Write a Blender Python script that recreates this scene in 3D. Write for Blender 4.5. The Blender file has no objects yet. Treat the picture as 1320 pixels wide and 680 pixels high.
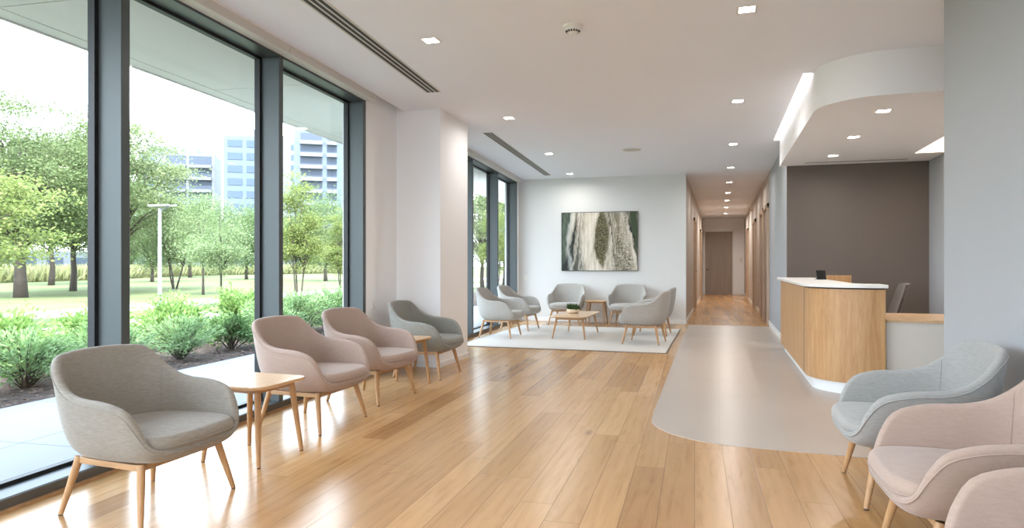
import bpy, math, random
import numpy as np
from mathutils import Vector, Matrix
random.seed(7); RNG = np.random.default_rng(11)
PI = math.pi
SC = bpy.context.scene
COL = SC.collection

# ------------------------------------------------------------------ helpers
def link(o, parent=None):
    COL.objects.link(o)
    if parent is not None: o.parent = parent
    return o

def empty(name, loc=(0, 0, 0), rz=0.0):
    o = bpy.data.objects.new(name, None); link(o)
    o.location = loc; o.rotation_euler = (0, 0, rz); o.empty_display_size = .1
    return o

def tag(o, label=None, cat=None, group=None, kind=None):
    if label: o['label'] = label
    if cat: o['category'] = cat
    if group: o['group'] = group
    if kind: o['kind'] = kind
    return o

def thing(name, label, cat, loc=(0, 0, 0), rz=0.0, group=None):
    return tag(empty(name, loc, rz), label, cat, group)

class MB:
    def __init__(s): s.v = []; s.f = []
    def add(s, vs, fs):
        n = len(s.v); s.v += [tuple(map(float, v)) for v in vs]
        s.f += [tuple(i + n for i in f) for f in fs]; return s
    def box(s, x0, x1, y0, y1, z0, z1):
        v = [(x, y, z) for z in (z0, z1) for x, y in ((x0, y0), (x1, y0), (x1, y1), (x0, y1))]
        return s.add(v, [(3, 2, 1, 0), (4, 5, 6, 7), (0, 1, 5, 4), (1, 2, 6, 5), (2, 3, 7, 6), (3, 0, 4, 7)])
    def prism(s, pts, z0, z1):
        n = len(pts)
        v = [(x, y, z0) for x, y in pts] + [(x, y, z1) for x, y in pts]
        return s.add(v, [tuple(range(n))[::-1], tuple(range(n, 2 * n))] + [(i, (i + 1) % n, (i + 1) % n + n, i + n) for i in range(n)])
    def tube(s, pts, rad, seg=10, cap=True, closed=False):
        P = [Vector(p) for p in pts]; n = len(P)
        if not hasattr(rad, '__len__'): rad = [rad] * n
        vs = []; fs = []; ref = None
        for i, p in enumerate(P):
            a = P[(i - 1) % n] if (i or closed) else p
            b = P[(i + 1) % n] if (i < n - 1 or closed) else p
            t = (b - a).normalized()
            if ref is None: ref = Vector((0, 0, 1)) if abs(t.z) < .9 else Vector((1, 0, 0))
            u = (ref - t * ref.dot(t)).normalized(); ref = u; w = t.cross(u)
            for k in range(seg):
                q = 2 * PI * k / seg
                vs.append(p + (u * math.cos(q) + w * math.sin(q)) * rad[i])
        for i in range(n if closed else n - 1):
            for k in range(seg):
                a = i * seg + k; b = i * seg + (k + 1) % seg; j = (i + 1) % n
                fs.append((a, b, j * seg + (k + 1) % seg, j * seg + k))
        if cap and not closed:
            fs.append(tuple(range(seg))[::-1]); fs.append(tuple(range((n - 1) * seg, n * seg)))
        return s.add(vs, fs)
    def lathe(s, prof, seg=32, c=(0, 0, 0)):
        n = len(prof); vs = []; fs = []
        for k in range(seg):
            q = 2 * PI * k / seg
            for r, z in prof: vs.append((c[0] + r * math.cos(q), c[1] + r * math.sin(q), c[2] + z))
        for k in range(seg):
            for i in range(n - 1):
                a = k * n + i; b = ((k + 1) % seg) * n + i
                fs.append((a, b, b + 1, a + 1))
        return s.add(vs, fs)
    def build(s, name, mat, parent=None, smooth=False, bevel=0, loc=None, rz=None):
        me = bpy.data.meshes.new(name); me.from_pydata(s.v, [], s.f); me.update()
        if mat is not None: me.materials.append(mat)
        if smooth:
            me.polygons.foreach_set('use_smooth', [True] * len(me.polygons))
            if smooth != 'all':
                try: me.set_sharp_from_angle(angle=math.radians(40))
                except Exception: pass
        o = bpy.data.objects.new(name, me); link(o, parent)
        if bevel:
            b = o.modifiers.new('bevel', 'BEVEL'); b.width = bevel; b.segments = 2; b.limit_method = 'ANGLE'
        if loc: o.location = loc
        if rz is not None: o.rotation_euler = (0, 0, rz)
        return o

def children(o): return [c for c in bpy.data.objects if c.parent == o]
def copy_tree(o, parent=None):
    kids = children(o)
    c = o.copy(); COL.objects.link(c); c.parent = parent
    for k in kids: copy_tree(k, c)
    return c

def catmull(pts, n):
    P = np.array(pts, float); m = len(P) - 1
    out = []
    for t in np.linspace(0, m, n):
        i = min(int(t), m - 1); f = t - i
        p0 = P[i - 1] if i > 0 else 2 * P[0] - P[1]; p1 = P[i]; p2 = P[i + 1]
        p3 = P[i + 2] if i + 2 <= m else 2 * P[m] - P[m - 1]
        out.append(.5 * (2 * p1 + (p2 - p0) * f + (2 * p0 - 5 * p1 + 4 * p2 - p3) * f * f + (3 * p1 - p0 - 3 * p2 + p3) * f ** 3))
    return np.array(out)

def rrect(hx, hy, r, n=6, cx=0, cy=0, bulge=0.0):
    pts = []
    for k, (sx, sy) in enumerate(((1, 1), (-1, 1), (-1, -1), (1, -1))):
        for i in range(n + 1):
            a = PI / 2 * (k + i / n)
            pts.append((cx + sx * (hx - r) + r * math.cos(a), cy + sy * (hy - r) + r * math.sin(a)))
        if bulge:   # slightly bowed edge
            nx, ny = ((0, 1), (-1, 0), (0, -1), (1, 0))[k]
            for q in (.25, .5, .75):
                if nx == 0: pts.append((cx + ny * (hx - r) * (1 - 2 * q), cy + ny * (hy + bulge * 4 * q * (1 - q))))
                else: pts.append((cx + nx * (hx + bulge * 4 * q * (1 - q)), cy - nx * (hy - r) * (1 - 2 * q) * -1 * -1))
    return pts

# ------------------------------------------------------------------ materials
def lin(c):
    return tuple(((x / 255) / 12.92 if x / 255 <= .04045 else ((x / 255 + .055) / 1.055) ** 2.4) for x in c) + (1,)

class NT:
    def __init__(s, name):
        s.m = bpy.data.materials.new(name); s.m.use_nodes = True
        s.t = s.m.node_tree; s.n = s.t.nodes; s.l = s.t.links
        s.b = s.n['Principled BSDF']; s.out = s.n['Material Output']
    def node(s, typ, **kw):
        n = s.n.new(typ)
        for k, v in kw.items(): setattr(n, k, v)
        return n
    def _in(s, sock, v):
        if isinstance(v, bpy.types.NodeSocket): s.l.new(v, sock)
        elif v is not None: sock.default_value = v
    def math(s, op, a, b=None, clamp=False):
        n = s.node('ShaderNodeMath', operation=op); n.use_clamp = clamp
        s._in(n.inputs[0], a)
        if b is not None: s._in(n.inputs[1], b)
        return n.outputs[0]
    def mix(s, f, a, b, blend='MIX'):
        n = s.node('ShaderNodeMix', data_type='RGBA', blend_type=blend)
        s._in(n.inputs[0], f); s._in(n.inputs[6], a); s._in(n.inputs[7], b)
        return n.outputs[2]
    def noise(s, vec, scale, detail=3, rough=.55, dist=0):
        n = s.node('ShaderNodeTexNoise'); s._in(n.inputs['Vector'], vec)
        n.inputs['Scale'].default_value = scale; n.inputs['Detail'].default_value = detail
        n.inputs['Roughness'].default_value = rough; n.inputs['Distortion'].default_value = dist
        return n.outputs['Fac']
    def ramp(s, f, stops, interp='LINEAR'):
        n = s.node('ShaderNodeValToRGB'); r = n.color_ramp; r.interpolation = interp
        while len(r.elements) < len(stops): r.elements.new(.5)
        for e, (p, c) in zip(r.elements, stops): e.position = p; e.color = c
        s._in(n.inputs[0], f); return n.outputs[0]
    def obj(s): return s.node('ShaderNodeTexCoord').outputs['Object']
    def mapping(s, vec, scale=(1, 1, 1), rot=(0, 0, 0), loc=(0, 0, 0)):
        n = s.node('ShaderNodeMapping'); s._in(n.inputs['Vector'], vec)
        n.inputs['Scale'].default_value = scale; n.inputs['Rotation'].default_value = rot; n.inputs['Location'].default_value = loc
        return n.outputs[0]
    def bump(s, h, strength=.2, dist=.01):
        n = s.node('ShaderNodeBump'); n.inputs['Strength'].default_value = strength
        n.inputs['Distance'].default_value = dist; s._in(n.inputs['Height'], h)
        s.l.new(n.outputs[0], s.b.inputs['Normal'])
    def set(s, color=None, rough=None, metal=None, spec=None):
        if color is not None: s._in(s.b.inputs['Base Color'], color)
        if rough is not None: s._in(s.b.inputs['Roughness'], rough)
        if metal is not None: s.b.inputs['Metallic'].default_value = metal
        if spec is not None: s.b.inputs['Specular IOR Level'].default_value = spec
        return s

def paint(name, c, rough=.6, var=.03, bump=.03, scale=60, spec=.3):
    t = NT(name); o = t.obj(); col = lin(c)
    d = tuple(x * (1 - var) for x in col[:3]) + (1,)
    t.set(t.mix(t.noise(o, 1.7, 4), d, col), rough, spec=spec)
    if bump: t.bump(t.noise(o, scale, 3), bump, .004)
    return t.m

def plain(name, c, rough=.5, metal=0, spec=.5):
    t = NT(name); col = lin(c)
    t.set(t.mix(t.noise(t.obj(), 9, 2), tuple(x * .96 for x in col[:3]) + (1,), col), rough, metal, spec); return t.m

def fabric(name, c, c2, streak=.5):
    t = NT(name); o = t.obj()
    weave = t.noise(t.mapping(o, (1, 1, 2.2)), 420, 2)
    melange = t.noise(t.mapping(o, (26, 26, 150)), 1.0, 4, .65)
    f = t.math('ADD', t.math('MULTIPLY', melange, streak), t.math('MULTIPLY', weave, 1 - streak))
    t.set(t.ramp(f, [(.34, lin(c2)), (.66, lin(c))]), .9, spec=.15)
    t.b.inputs['Sheen Weight'].default_value = .25; t.b.inputs['Sheen Roughness'].default_value = .5
    t.bump(weave, .22, .002); return t.m

def wood(name, c, c2, axis='z', rough=.42, scale=1.0):
    t = NT(name); o = t.obj()
    s = {'x': (1.2, 14, 14), 'y': (14, 1.2, 14), 'z': (14, 14, 1.2)}[axis]
    g = t.noise(t.mapping(o, tuple(k * scale for k in s)), 1.6, 6, .62, .6)
    fine = t.noise(t.mapping(o, tuple(k * scale * 7 for k in s)), 1.4, 3, .6)
    f = t.math('ADD', t.math('MULTIPLY', g, .7), t.math('MULTIPLY', fine, .3))
    t.set(t.ramp(f, [(.34, lin(c2)), (.62, lin(c))]), rough, spec=.4)
    t.bump(fine, .06, .002); return t.m

def emit(name, c, strength):
    t = NT(name); t.set((0, 0, 0, 1), .5)
    t.b.inputs['Emission Color'].default_value = c; t.b.inputs['Emission Strength'].default_value = strength
    return t.m

def wood_floor():
    t = NT('oak_plank_floor'); o = t.mapping(t.obj(), rot=(0, 0, -math.radians(1.9)))
    sp = t.node('ShaderNodeSeparateXYZ'); t.l.new(o, sp.inputs[0]); X, Y = sp.outputs[0], sp.outputs[1]
    W = .178; L = 1.75
    xr = t.math('DIVIDE', X, W); row = t.math('FLOOR', xr); fx = t.math('FRACT', xr)
    wn = t.node('ShaderNodeTexWhiteNoise', noise_dimensions='1D'); t.l.new(row, wn.inputs['W'])
    yr = t.math('ADD', t.math('DIVIDE', Y, L), t.math('MULTIPLY', wn.outputs['Value'], 7.3))
    idx = t.math('FLOOR', yr); fy = t.math('FRACT', yr)
    cb = t.node('ShaderNodeCombineXYZ'); t.l.new(row, cb.inputs[0]); t.l.new(idx, cb.inputs[1])
    w2 = t.node('ShaderNodeTexWhiteNoise', noise_dimensions='3D'); t.l.new(cb.outputs[0], w2.inputs['Vector'])
    rnd = w2.outputs['Value']
    # per-plank shifted grain
    off = t.node('ShaderNodeCombineXYZ'); t.l.new(t.math('MULTIPLY', rnd, 37), off.inputs[0]); t.l.new(t.math('MULTIPLY', rnd, 91), off.inputs[1])
    va = t.node('ShaderNodeVectorMath', operation='ADD'); t.l.new(o, va.inputs[0]); t.l.new(off.outputs[0], va.inputs[1])
    v = va.outputs[0]
    g1 = t.noise(t.mapping(v, (10, 1.1, 1)), 1.5, 5, .6, 1.4)
    g2 = t.noise(t.mapping(v, (60, 2.4, 1)), 1.2, 4, .6)
    rings = t.node('ShaderNodeTexWave', wave_type='BANDS', bands_direction='X')
    t.l.new(t.mapping(v, (3.0, .30, 1)), rings.inputs['Vector']); rings.inputs['Scale'].default_value = 1.5
    rings.inputs['Distortion'].default_value = 7.5; rings.inputs['Detail'].default_value = 3; rings.inputs['Detail Scale'].default_value = 1.3
    tone = t.ramp(rnd, [(0, lin((162, 120, 76))), (.1, lin((176, 134, 88))), (.5, lin((188, 146, 98))), (.85, lin((194, 152, 104))), (1, lin((202, 161, 114)))])
    gr = t.math('ADD', t.math('ADD', t.math('MULTIPLY', g1, .66), t.math('MULTIPLY', g2, .24)), t.math('MULTIPLY', rings.outputs['Fac'], .10))
    dark = t.ramp(gr, [(.30, (.76, .70, .64, 1)), (.47, (.96, .95, .93, 1)), (.62, (1.05, 1.05, 1.05, 1))])
    col = t.mix(1.0, tone, dark, 'MULTIPLY')
    # knots
    vo = t.node('ShaderNodeTexVoronoi'); t.l.new(t.mapping(v, (1.7, .62, 1)), vo.inputs['Vector']); vo.inputs['Scale'].default_value = 1.0
    kn = t.ramp(t.math('ADD', vo.outputs['Distance'], t.math('MULTIPLY', g1, .03)), [(.035, (1, 1, 1, 1)), (.075, (0, 0, 0, 1))])
    col = t.mix(t.math('MULTIPLY', kn, .55), col, lin((105, 72, 46)))
    # joints
    ex = t.math('MINIMUM', fx, t.math('SUBTRACT', 1, fx)); ey = t.math('MULTIPLY', t.math('MINIMUM', fy, t.math('SUBTRACT', 1, fy)), L / W)
    e = t.math('MINIMUM', ex, ey)
    j = t.ramp(e, [(.006, (1, 1, 1, 1)), (.018, (0, 0, 0, 1))])
    col = t.mix(t.math('MULTIPLY', j, .6), col, lin((96, 68, 44)))
    t.set(col, .24, spec=.6)
    t.bump(t.math('SUBTRACT', 1, j), .10, .002)
    return t.m

def stone_floor():
    t = NT('beige_stone_floor'); o = t.obj()
    a = t.noise(o, 1.3, 6, .65, .6); b = t.noise(o, 140, 2)
    col = t.mix(t.math('ADD', t.math('MULTIPLY', a, .7), t.math('MULTIPLY', b, .3)), lin((168, 156, 145)), lin((192, 180, 169)))
    br = t.node('ShaderNodeTexBrick'); t.l.new(t.mapping(o, rot=(0, 0, PI / 2)), br.inputs['Vector'])
    br.inputs['Scale'].default_value = 1; br.inputs['Brick Width'].default_value = 1.8; br.inputs['Row Height'].default_value = .9
    br.inputs['Mortar Size'].default_value = .003; br.inputs['Color1'].default_value = br.inputs['Color2'].default_value = (1, 1, 1, 1)
    br.inputs['Mortar'].default_value = (.90, .89, .87, 1)
    t.set(t.mix(1, col, br.outputs['Color'], 'MULTIPLY'), .3, spec=.5); return t.m

def leafmat(name, c, c2, trans=.35, k=.62):
    t = NT(name)
    gi = t.node('ShaderNodeNewGeometry').outputs['Random Per Island']
    col = t.mix(gi, tuple(v * k for v in lin(c)[:3]) + (1,), tuple(v * k for v in lin(c2)[:3]) + (1,)); t.set(col, .65, spec=.25)
    tr = t.node('ShaderNodeBsdfTranslucent'); t.l.new(col, tr.inputs[0])
    mx = t.node('ShaderNodeMixShader'); mx.inputs[0].default_value = trans
    t.l.new(t.b.outputs[0], mx.inputs[1]); t.l.new(tr.outputs[0], mx.inputs[2]); t.l.new(mx.outputs[0], t.out.inputs[0])
    return t.m

def glassmat(name, tint=(.965, .98, .985, 1)):
    t = NT(name); t.n.remove(t.b)
    tr = t.node('ShaderNodeBsdfTransparent'); tr.inputs[0].default_value = tint
    gl = t.node('ShaderNodeBsdfGlossy'); gl.inputs['Roughness'].default_value = .01
    lw = t.node('ShaderNodeLayerWeight'); lw.inputs[0].default_value = .5
    fr = t.math('ADD', t.math('MULTIPLY', t.math('POWER', lw.outputs['Facing'], 5), .5), .015, clamp=True)
    mx = t.node('ShaderNodeMixShader')
    t.l.new(fr, mx.inputs[0]); t.l.new(tr.outputs[0], mx.inputs[1]); t.l.new(gl.outputs[0], mx.inputs[2])
    t.l.new(mx.outputs[0], t.out.inputs[0]); return t.m

M = {}
M['wall'] = paint('wall_white', (240, 241, 243), .65)
M['wall_grey'] = paint('wall_cool_grey', (168, 171, 175), .65)
M['wall_rear'] = paint('wall_soft_white', (218, 218, 216), .65)
M['beige'] = paint('corridor_beige', (188, 179, 170), .65)
M['taupe'] = paint('wall_taupe', (104, 95, 89), .7, var=.05)
M['ceiling'] = paint('ceiling_white', (240, 243, 251), .75)
M['soffit'] = paint('soffit_white', (238, 238, 241), .75)
M['base'] = paint('baseboard_white', (232, 232, 230), .45, bump=0)
M['metal'] = plain('frame_grey_metal', (74, 81, 82), .42, .2)
M['gasket'] = plain('black_gasket', (26, 28, 30), .5)
M['sill_dark'] = plain('sill_bronze', (92, 90, 86), .45, .2)
M['fascia'] = paint('fascia_light_grey', (205, 203, 197), .5, bump=0)
M['glass'] = glassmat('window_glass')
M['floor'] = wood_floor(); M['stone'] = stone_floor()
M['f_grey'] = fabric('melange_grey_fabric', (156, 150, 141), (126, 120, 111))
M['f_cool'] = fabric('cool_grey_fabric', (164, 163, 160), (140, 140, 138))
M['f_sage'] = fabric('grey_green_fabric', (148, 147, 140), (120, 119, 112))
M['f_light'] = fabric('light_grey_fabric', (180, 176, 169), (156, 152, 146))
M['f_pink'] = fabric('dusty_rose_fabric', (177, 156, 144), (156, 136, 125), .3)
M['seam'] = plain('seam_thread', (205, 198, 190), .8)
M['leg'] = wood('oak_leg', (188, 148, 106), (162, 122, 82), 'z')
M['legx'] = wood('oak_rail', (188, 150, 110), (164, 126, 88), 'x')
M['top'] = wood('oak_table_top', (216, 184, 148), (200, 165, 127), 'y', .25)  # window reflection on the tops painted in as paler oak
M['foot'] = plain('dark_glide', (60, 50, 42), .6)
M['desk'] = wood('desk_oak_veneer', (196, 156, 110), (170, 126, 82), 'z', .4, .8)
M['solid'] = paint('white_solid_surface', (236, 234, 230), .3, bump=0, spec=.5)
M['plinth'] = paint('plinth_white', (238, 240, 242), .35, bump=0, spec=.5)
M['white'] = plain('white_plastic', (226, 224, 218), .4)
M['black'] = plain('black_plastic', (22, 22, 24), .35)
M['dark'] = plain('vent_dark', (58, 57, 56), .7)
M['door'] = wood('door_taupe_laminate', (158, 145, 134), (146, 133, 122), 'z', .5, .5)
M['frame_wood'] = wood('door_frame_oak', (196, 172, 148), (178, 152, 128), 'z', .5)
M['steel'] = plain('brushed_steel', (130, 128, 124), .3, .9)
M['office'] = fabric('office_chair_fabric', (98, 88, 80), (78, 70, 63))
M['lens'] = emit('downlight_lens', (1, .93, .84, 1), 14)
M['led'] = emit('led_strip', (1, .90, .80, 1), 4.2)
M['led2'] = emit('led_strip_warm', (1, .76, .56, 1), 4.2)
M['pave'] = None

# ------------------------------------------------------------------ setting constants
CZ = 3.12                     # ceiling height
WA = math.atan(.068)          # the window wall runs slightly askew to the corridor
WO = (-3.28, 0, 0)
def wl(x, y):                 # window-wall local -> world
    c, s = math.cos(WA), math.sin(WA)
    return (WO[0] + x * c - y * s, x * s + y * c)
def struct(o): o['kind'] = 'structure'; return o
YB, YR, YE = -3.5, 14.62, 29.4    # back wall, rear wall, corridor end
XL, XR = -.66, .98                # corridor walls
XW = 1.52                         # right-hand wall
YS = 11.1                         # reception back wall

# floors
fl = [wl(-.19, -3.6), (XW + .05, -3.6), (XW + .05, 5.45), (2.95, 5.45), (2.95, 11.2), (XR + .05, 11.2), (XR + .05, YE + .05), (XL - .05, YE + .05), (XL - .05, YR + .05), wl(-.19, YR + .05)]
struct(MB().prism(fl, -.10, 0).build('floor', M['floor']))
path = []
for k in range(17):
    a = PI + PI / 2 * k / 16
    path.append((.05 + .60 * math.cos(a) ** 1 if True else 0, 5.62 + .72 * math.sin(a)))
path = [(-.60, 14.5), (-.575, 10), (-.53, 5.9)] + [(.18 + .70 * math.cos(a), 5.62 + .70 * math.sin(a)) for a in np.linspace(PI + .12, 1.5 * PI - .05, 12)]
path += [(.9, 4.875), (XW + .0, 4.86), (XW, 5.52), (2.86, 5.52), (2.86, 11.08), (XR - .01, 11.08), (XR - .01, 14.5)]
struct(MB().prism(path, -.02, .004).build('floor_stone', M['stone']))

# ceiling
c = MB()
c.prism([wl(.10, -3.6), (.79, -3.6), (.79, YE + .1), (XL - .2, YE + .1), (XL - .2, YR + .15), wl(.10, YR + .15)], CZ, CZ + .2)
c.box(.79, 3.1, -3.6, 7.25, CZ, CZ + .2); c.box(.79, XR + .2, 11.06, YE + .1, CZ, CZ + .2)
c.box(.88, 3.1, 7.25, 11.06, CZ + .02, CZ + .2); c.box(.72, 1.0, 7.1, 11.2, CZ + .2, CZ + .3)
struct(c.build('ceiling', M['ceiling']))
# roof slab above, keeps the sky out
r = MB(); r.prism([wl(-1.75, -5), (6, -5), (6, 32), wl(-1.75, 32)], CZ + .36, CZ + .7)
struct(r.build('roof', M['wall']))

# reception soffit with curved corner
arc = [(1.46 + .58 * math.cos(a), 7.24 + .58 * math.sin(a)) for a in np.linspace(PI, 1.5 * PI, 20)]
so = MB()
so.prism([(2.5, YS + .02), (.88, YS + .02)] + arc + [(2.5, 6.66)], 2.73, CZ + .015)
so.box(2.5, 3.0, 6.66, 7.1, 2.73, CZ + .015); so.box(2.5, 3.0, 10.3, YS + .02, 2.73, CZ + .015); so.box(2.5, 3.0, 7.1, 10.3, 3.0, CZ + .015)
struct(so.build('ceiling_soffit', M['soffit'], smooth=True))
t = thing('cove_light', 'long glowing light cove in the ceiling slot beside the curved reception soffit', 'cove light', (.83, 9.15, CZ + .18))
MB().box(-.035, .035, -1.88, 1.88, 0, .018).build('led_strip', M['led'], t)
t = thing('cove_light', 'warm light cove in the soffit slot above the far right reception wall', 'cove light', (2.69, 8.7, 2.98))
MB().box(-.15, .15, -1.55, 1.55, 0, .018).build('led_strip', M['led2'], t)

# walls
struct(MB().box(-4.6, XL, YR, YR + .15, 0, CZ + .1).build('wall_rear', M['wall_rear']))
struct(MB().box(XL - .15, XL, YR + .15, YE, 0, CZ + .1).build('wall_corridor_left', M['beige']))
struct(MB().box(XR, XR + .15, YS, 14.95, 0, CZ + .1).build('wall_corridor_right', M['wall_grey']))
struct(MB().box(XR, XR + .15, 14.95, YE, 0, CZ + .1).build('wall_corridor_far_right', M['beige']))
struct(MB().box(XL - .15, XR + .15, YE, YE + .15, 0, CZ + .1).build('wall_corridor_end', M['wall']))
struct(MB().box(XR + .15, 3.0, YS, YS + .15, 0, CZ + .1).build('wall_reception', M['taupe']))
struct(MB().box(XR + .0, XR + .15, YS - .004, YS + .0, 0, CZ).build('wall_reception_return', M['taupe']))
struct(MB().box(2.88, 3.03, 5.5, YS, 0, CZ + .1).build('wall_reception_right', M['wall_grey']))
struct(MB().box(XW, 3.03, -3.6, 5.5, 0, CZ + .1).build('wall_right', M['wall_grey']))
struct(MB().box(-3.6, -3.2, -3.65, YB, 0, CZ + .1).box(1.45, XW, -3.65, YB, 0, CZ + .1).build('wall_back', M['wall']))
root = empty('added_window', (-.875, -3.56, 0)); root['kind'] = 'structure'       # unseen glazing added to let daylight in from behind the viewpoint
MB().box(-2.33, 2.33, -.08, .08, 3.0, CZ + .1).build('window_head', M['metal'], root)
MB().box(-2.33, 2.33, -.08, .08, 0, .06).build('window_sill', M['metal'], root)
for x_ in (-2.30, -.77, .77, 2.30):
    MB().box(x_ - .03, x_ + .03, -.08, .08, .06, 3.0).build('mullion', M['metal'], root)
for x_ in (-1.535, 0, 1.535):
    MB().box(x_ - .735, x_ + .735, -.012, 0, .06, 3.0).build('glass_pane', M['glass'], root)
struct(MB().box(-5.0, 6, -4.7, -3.66, 3.25, 3.5).build('added_canopy', M['fascia']))  # unseen overhang added to keep sun off the rear glazing
w = MB(); w.box(-.28, 0, 6.775, 9.30, 0, CZ + .3); w.box(-.28, 0, 14.47, 14.62, 0, CZ + .3); w.box(-.28, 0, -3.7, -3.45, 0, CZ + .3)
struct(w.build('wall_left', M['wall'], loc=WO, rz=WA))
struct(MB().box(-3.9, -3.215, 7.62, 8.55, 0, CZ + .1).build('wall_column', M['wall']))

# baseboards
struct(MB().box(-4.2, XL, YR - .014, YR, 0, .09).build('baseboard_rear', M['base'], bevel=.003))
struct(MB().box(XR - .014, XR, YS, 14.9, 0, .10).box(XR - .014, XR, 17.7, 19.9, 0, .10).box(XR - .014, XR, 21.2, YE, 0, .10).build('baseboard_corridor_right', M['base'], bevel=.003))
struct(MB().box(XL, XL + .014, YR, 18.9, 0, .09).box(XL, XL + .014, 20.2, 25.5, 0, .09).box(XL, XL + .014, 26.7, YE, 0, .09).build('baseboard_corridor_left', M['base'], bevel=.003))
struct(MB().box(XL, -.62, YE - .014, YE, 0, .09).box(.62, XR, YE - .014, YE, 0, .09).build('baseboard_corridor_end', M['base'], bevel=.003))
struct(MB().box(-3.9, -3.201, 7.606, 7.62, 0, .07).box(-3.215, -3.201, 7.62, 8.56, 0, .07).build('baseboard_column', M['base'], bevel=.003))

# windows
def window(name, muls, y0, y1):
    root = empty(name, WO, WA); root['kind'] = 'structure'
    D = -.17
    fr = MB()
    fr.box(D, 0, y0, y1, 3.035, CZ + .15)
    fr.build('window_head', M['metal'], root, bevel=.004)
    MB().box(D, -.006, y0, y1, 0, .066).build('window_sill', M['metal'], root, bevel=.004)
    MB().box(-.012, 0, y0, y1, 0, .062).build('sill_fascia', M['sill_dark'], root)
    MB().box(0, .022, y0, y1, 0, .012).build('floor_strip', M['legx'], root)
    for a, b in muls:
        MB().box(D, 0, a, b, .066, 3.035).build('mullion', M['metal'], root, bevel=.004)
    for (a, b), (a2, b2) in zip(muls[:-1], muls[1:]):
        g = MB(); t_ = .028
        g.box(D - .05, D - .0, b - .01, b + t_, .0, 3.1); g.box(D - .05, D, a2 - t_, a2 + .01, 0, 3.1)
        g.box(D - .05, D, b + t_, a2 - t_, .03, .066 + .022); g.box(D - .05, D, b + t_, a2 - t_, 3.035 - .022, 3.1)
        g.build('gasket_frame', M['gasket'], root)
        MB().box(D - .034, D - .022, b + t_ - .01, a2 - t_ + .01, .08, 3.02).build('glass_pane', M['glass'], root)
    # blind pocket fascia, in segments
    cuts = [y0] + [a for a, b in muls[1:-1]] + [y1]
    for a, b in zip(cuts[:-1], cuts[1:]):
        MB().box(.0, .105, a + .005, b - .005, 3.05, CZ + .02).build('blind_fascia', M['fascia'], root, bevel=.004)
    MB().box(.0, .09, y0, y1, 3.06, CZ + .02).build('blind_pocket', M['dark'], root)
    return root
window('window_1', [(-3.52, -3.45), (-1.95, -1.88), (-.2, -.13), (1.57, 1.64), (3.315, 3.385), (5.05, 5.115), (6.705, 6.775)], -3.5, 6.775)
window('window_2', [(9.28, 9.35), (10.965, 11.035), (12.715, 12.785), (14.40, 14.47)], 9.28, 14.47)

# outside overhang
oh = MB(); oh.box(-1.62, -.2, -5, 32, 3.17, 3.3); oh.box(-1.80, -1.635, -5, 32, 3.17, 3.34); oh.box(-1.82, -1.80, -5, 32, 3.15, 3.75)
oh = MB()
y = -5.0
seams = [-3.6, -1.1, 1.4, 3.9, 6.4, 8.9, 11.4, 13.9, 16.4, 18.9, 21.4, 32]
for s_ in seams:
    oh.box(-1.62, -.17, y, s_ - .012, 3.17, 3.32); y = s_
oh.box(-1.80, -1.632, -5, 32, 3.17, 3.32); oh.box(-1.83, -.17, -5, 32, 3.19, 3.34); oh.box(-1.83, -1.80, -5, 32, 3.16, 3.8)
struct(oh.build('roof_overhang', M['fascia'], loc=WO, rz=WA))

# ------------------------------------------------------------------ corridor doors
def side_door(name, y0, y1, side, open_leaf=False):
    x = XL if side < 0 else XR; s = 1 if side < 0 else -1
    root = empty(name, (x, (y0 + y1) / 2, 0)); root['kind'] = 'structure'
    h = (y1 - y0) / 2
    f = MB()
    for a, b in ((-h, -h + .09), (h - .09, h)): f.box(min(0, s * .045), max(0, s * .045), a, b, 0, 2.5)
    f.box(min(0, s * .045), max(0, s * .045), -h, h, 2.41, 2.5)
    f.build('door_frame', M['frame_wood'], root, bevel=.004)
    l = MB().box(min(0, s * .012), max(0, s * .012), -h + .09, h - .09, 0, 2.41).build('door_leaf', M['door'], root)
    hd = MB(); ym = (h - .2) * (-1 if side < 0 else 1) * -1
    hd.tube([(s * .012, ym, 1.05), (s * .06, ym, 1.05), (s * .06, ym + .12 * (-1 if ym > 0 else 1), 1.05)], .009, 8)
    hd.build('door_handle', M['steel'], l, smooth=True)
side_door('door_1', 18.9, 20.2, -1); side_door('door_2', 25.5, 26.7, -1)
side_door('door_3', 14.9, 16.2, 1); side_door('door_4', 16.4, 17.7, 1); side_door('door_5', 19.9, 21.2, 1); side_door('door_6', 25.0, 26.2, 1)
root = empty('door_7', (0, YE, 0)); root['kind'] = 'structure'
MB().box(-.62, -.56, -.05, 0, 0, 2.66).box(.52, .58, -.05, 0, 0, 2.66).box(-.62, .58, -.05, 0, 2.58, 2.66).build('door_frame', M['base'], root, bevel=.004)
lf = MB().box(-.56, .52, -.02, 0, .02, 2.58).build('door_leaf', M['door'], root)
MB().lathe([(0, -.0), (.03, 0), (.03, .008), (.012, .01), (.012, .05), (0, .05)], 16).build('door_handle', M['black'], lf, loc=(-.46, -.02, 1.02)).rotation_euler = (PI / 2, 0, 0)

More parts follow.
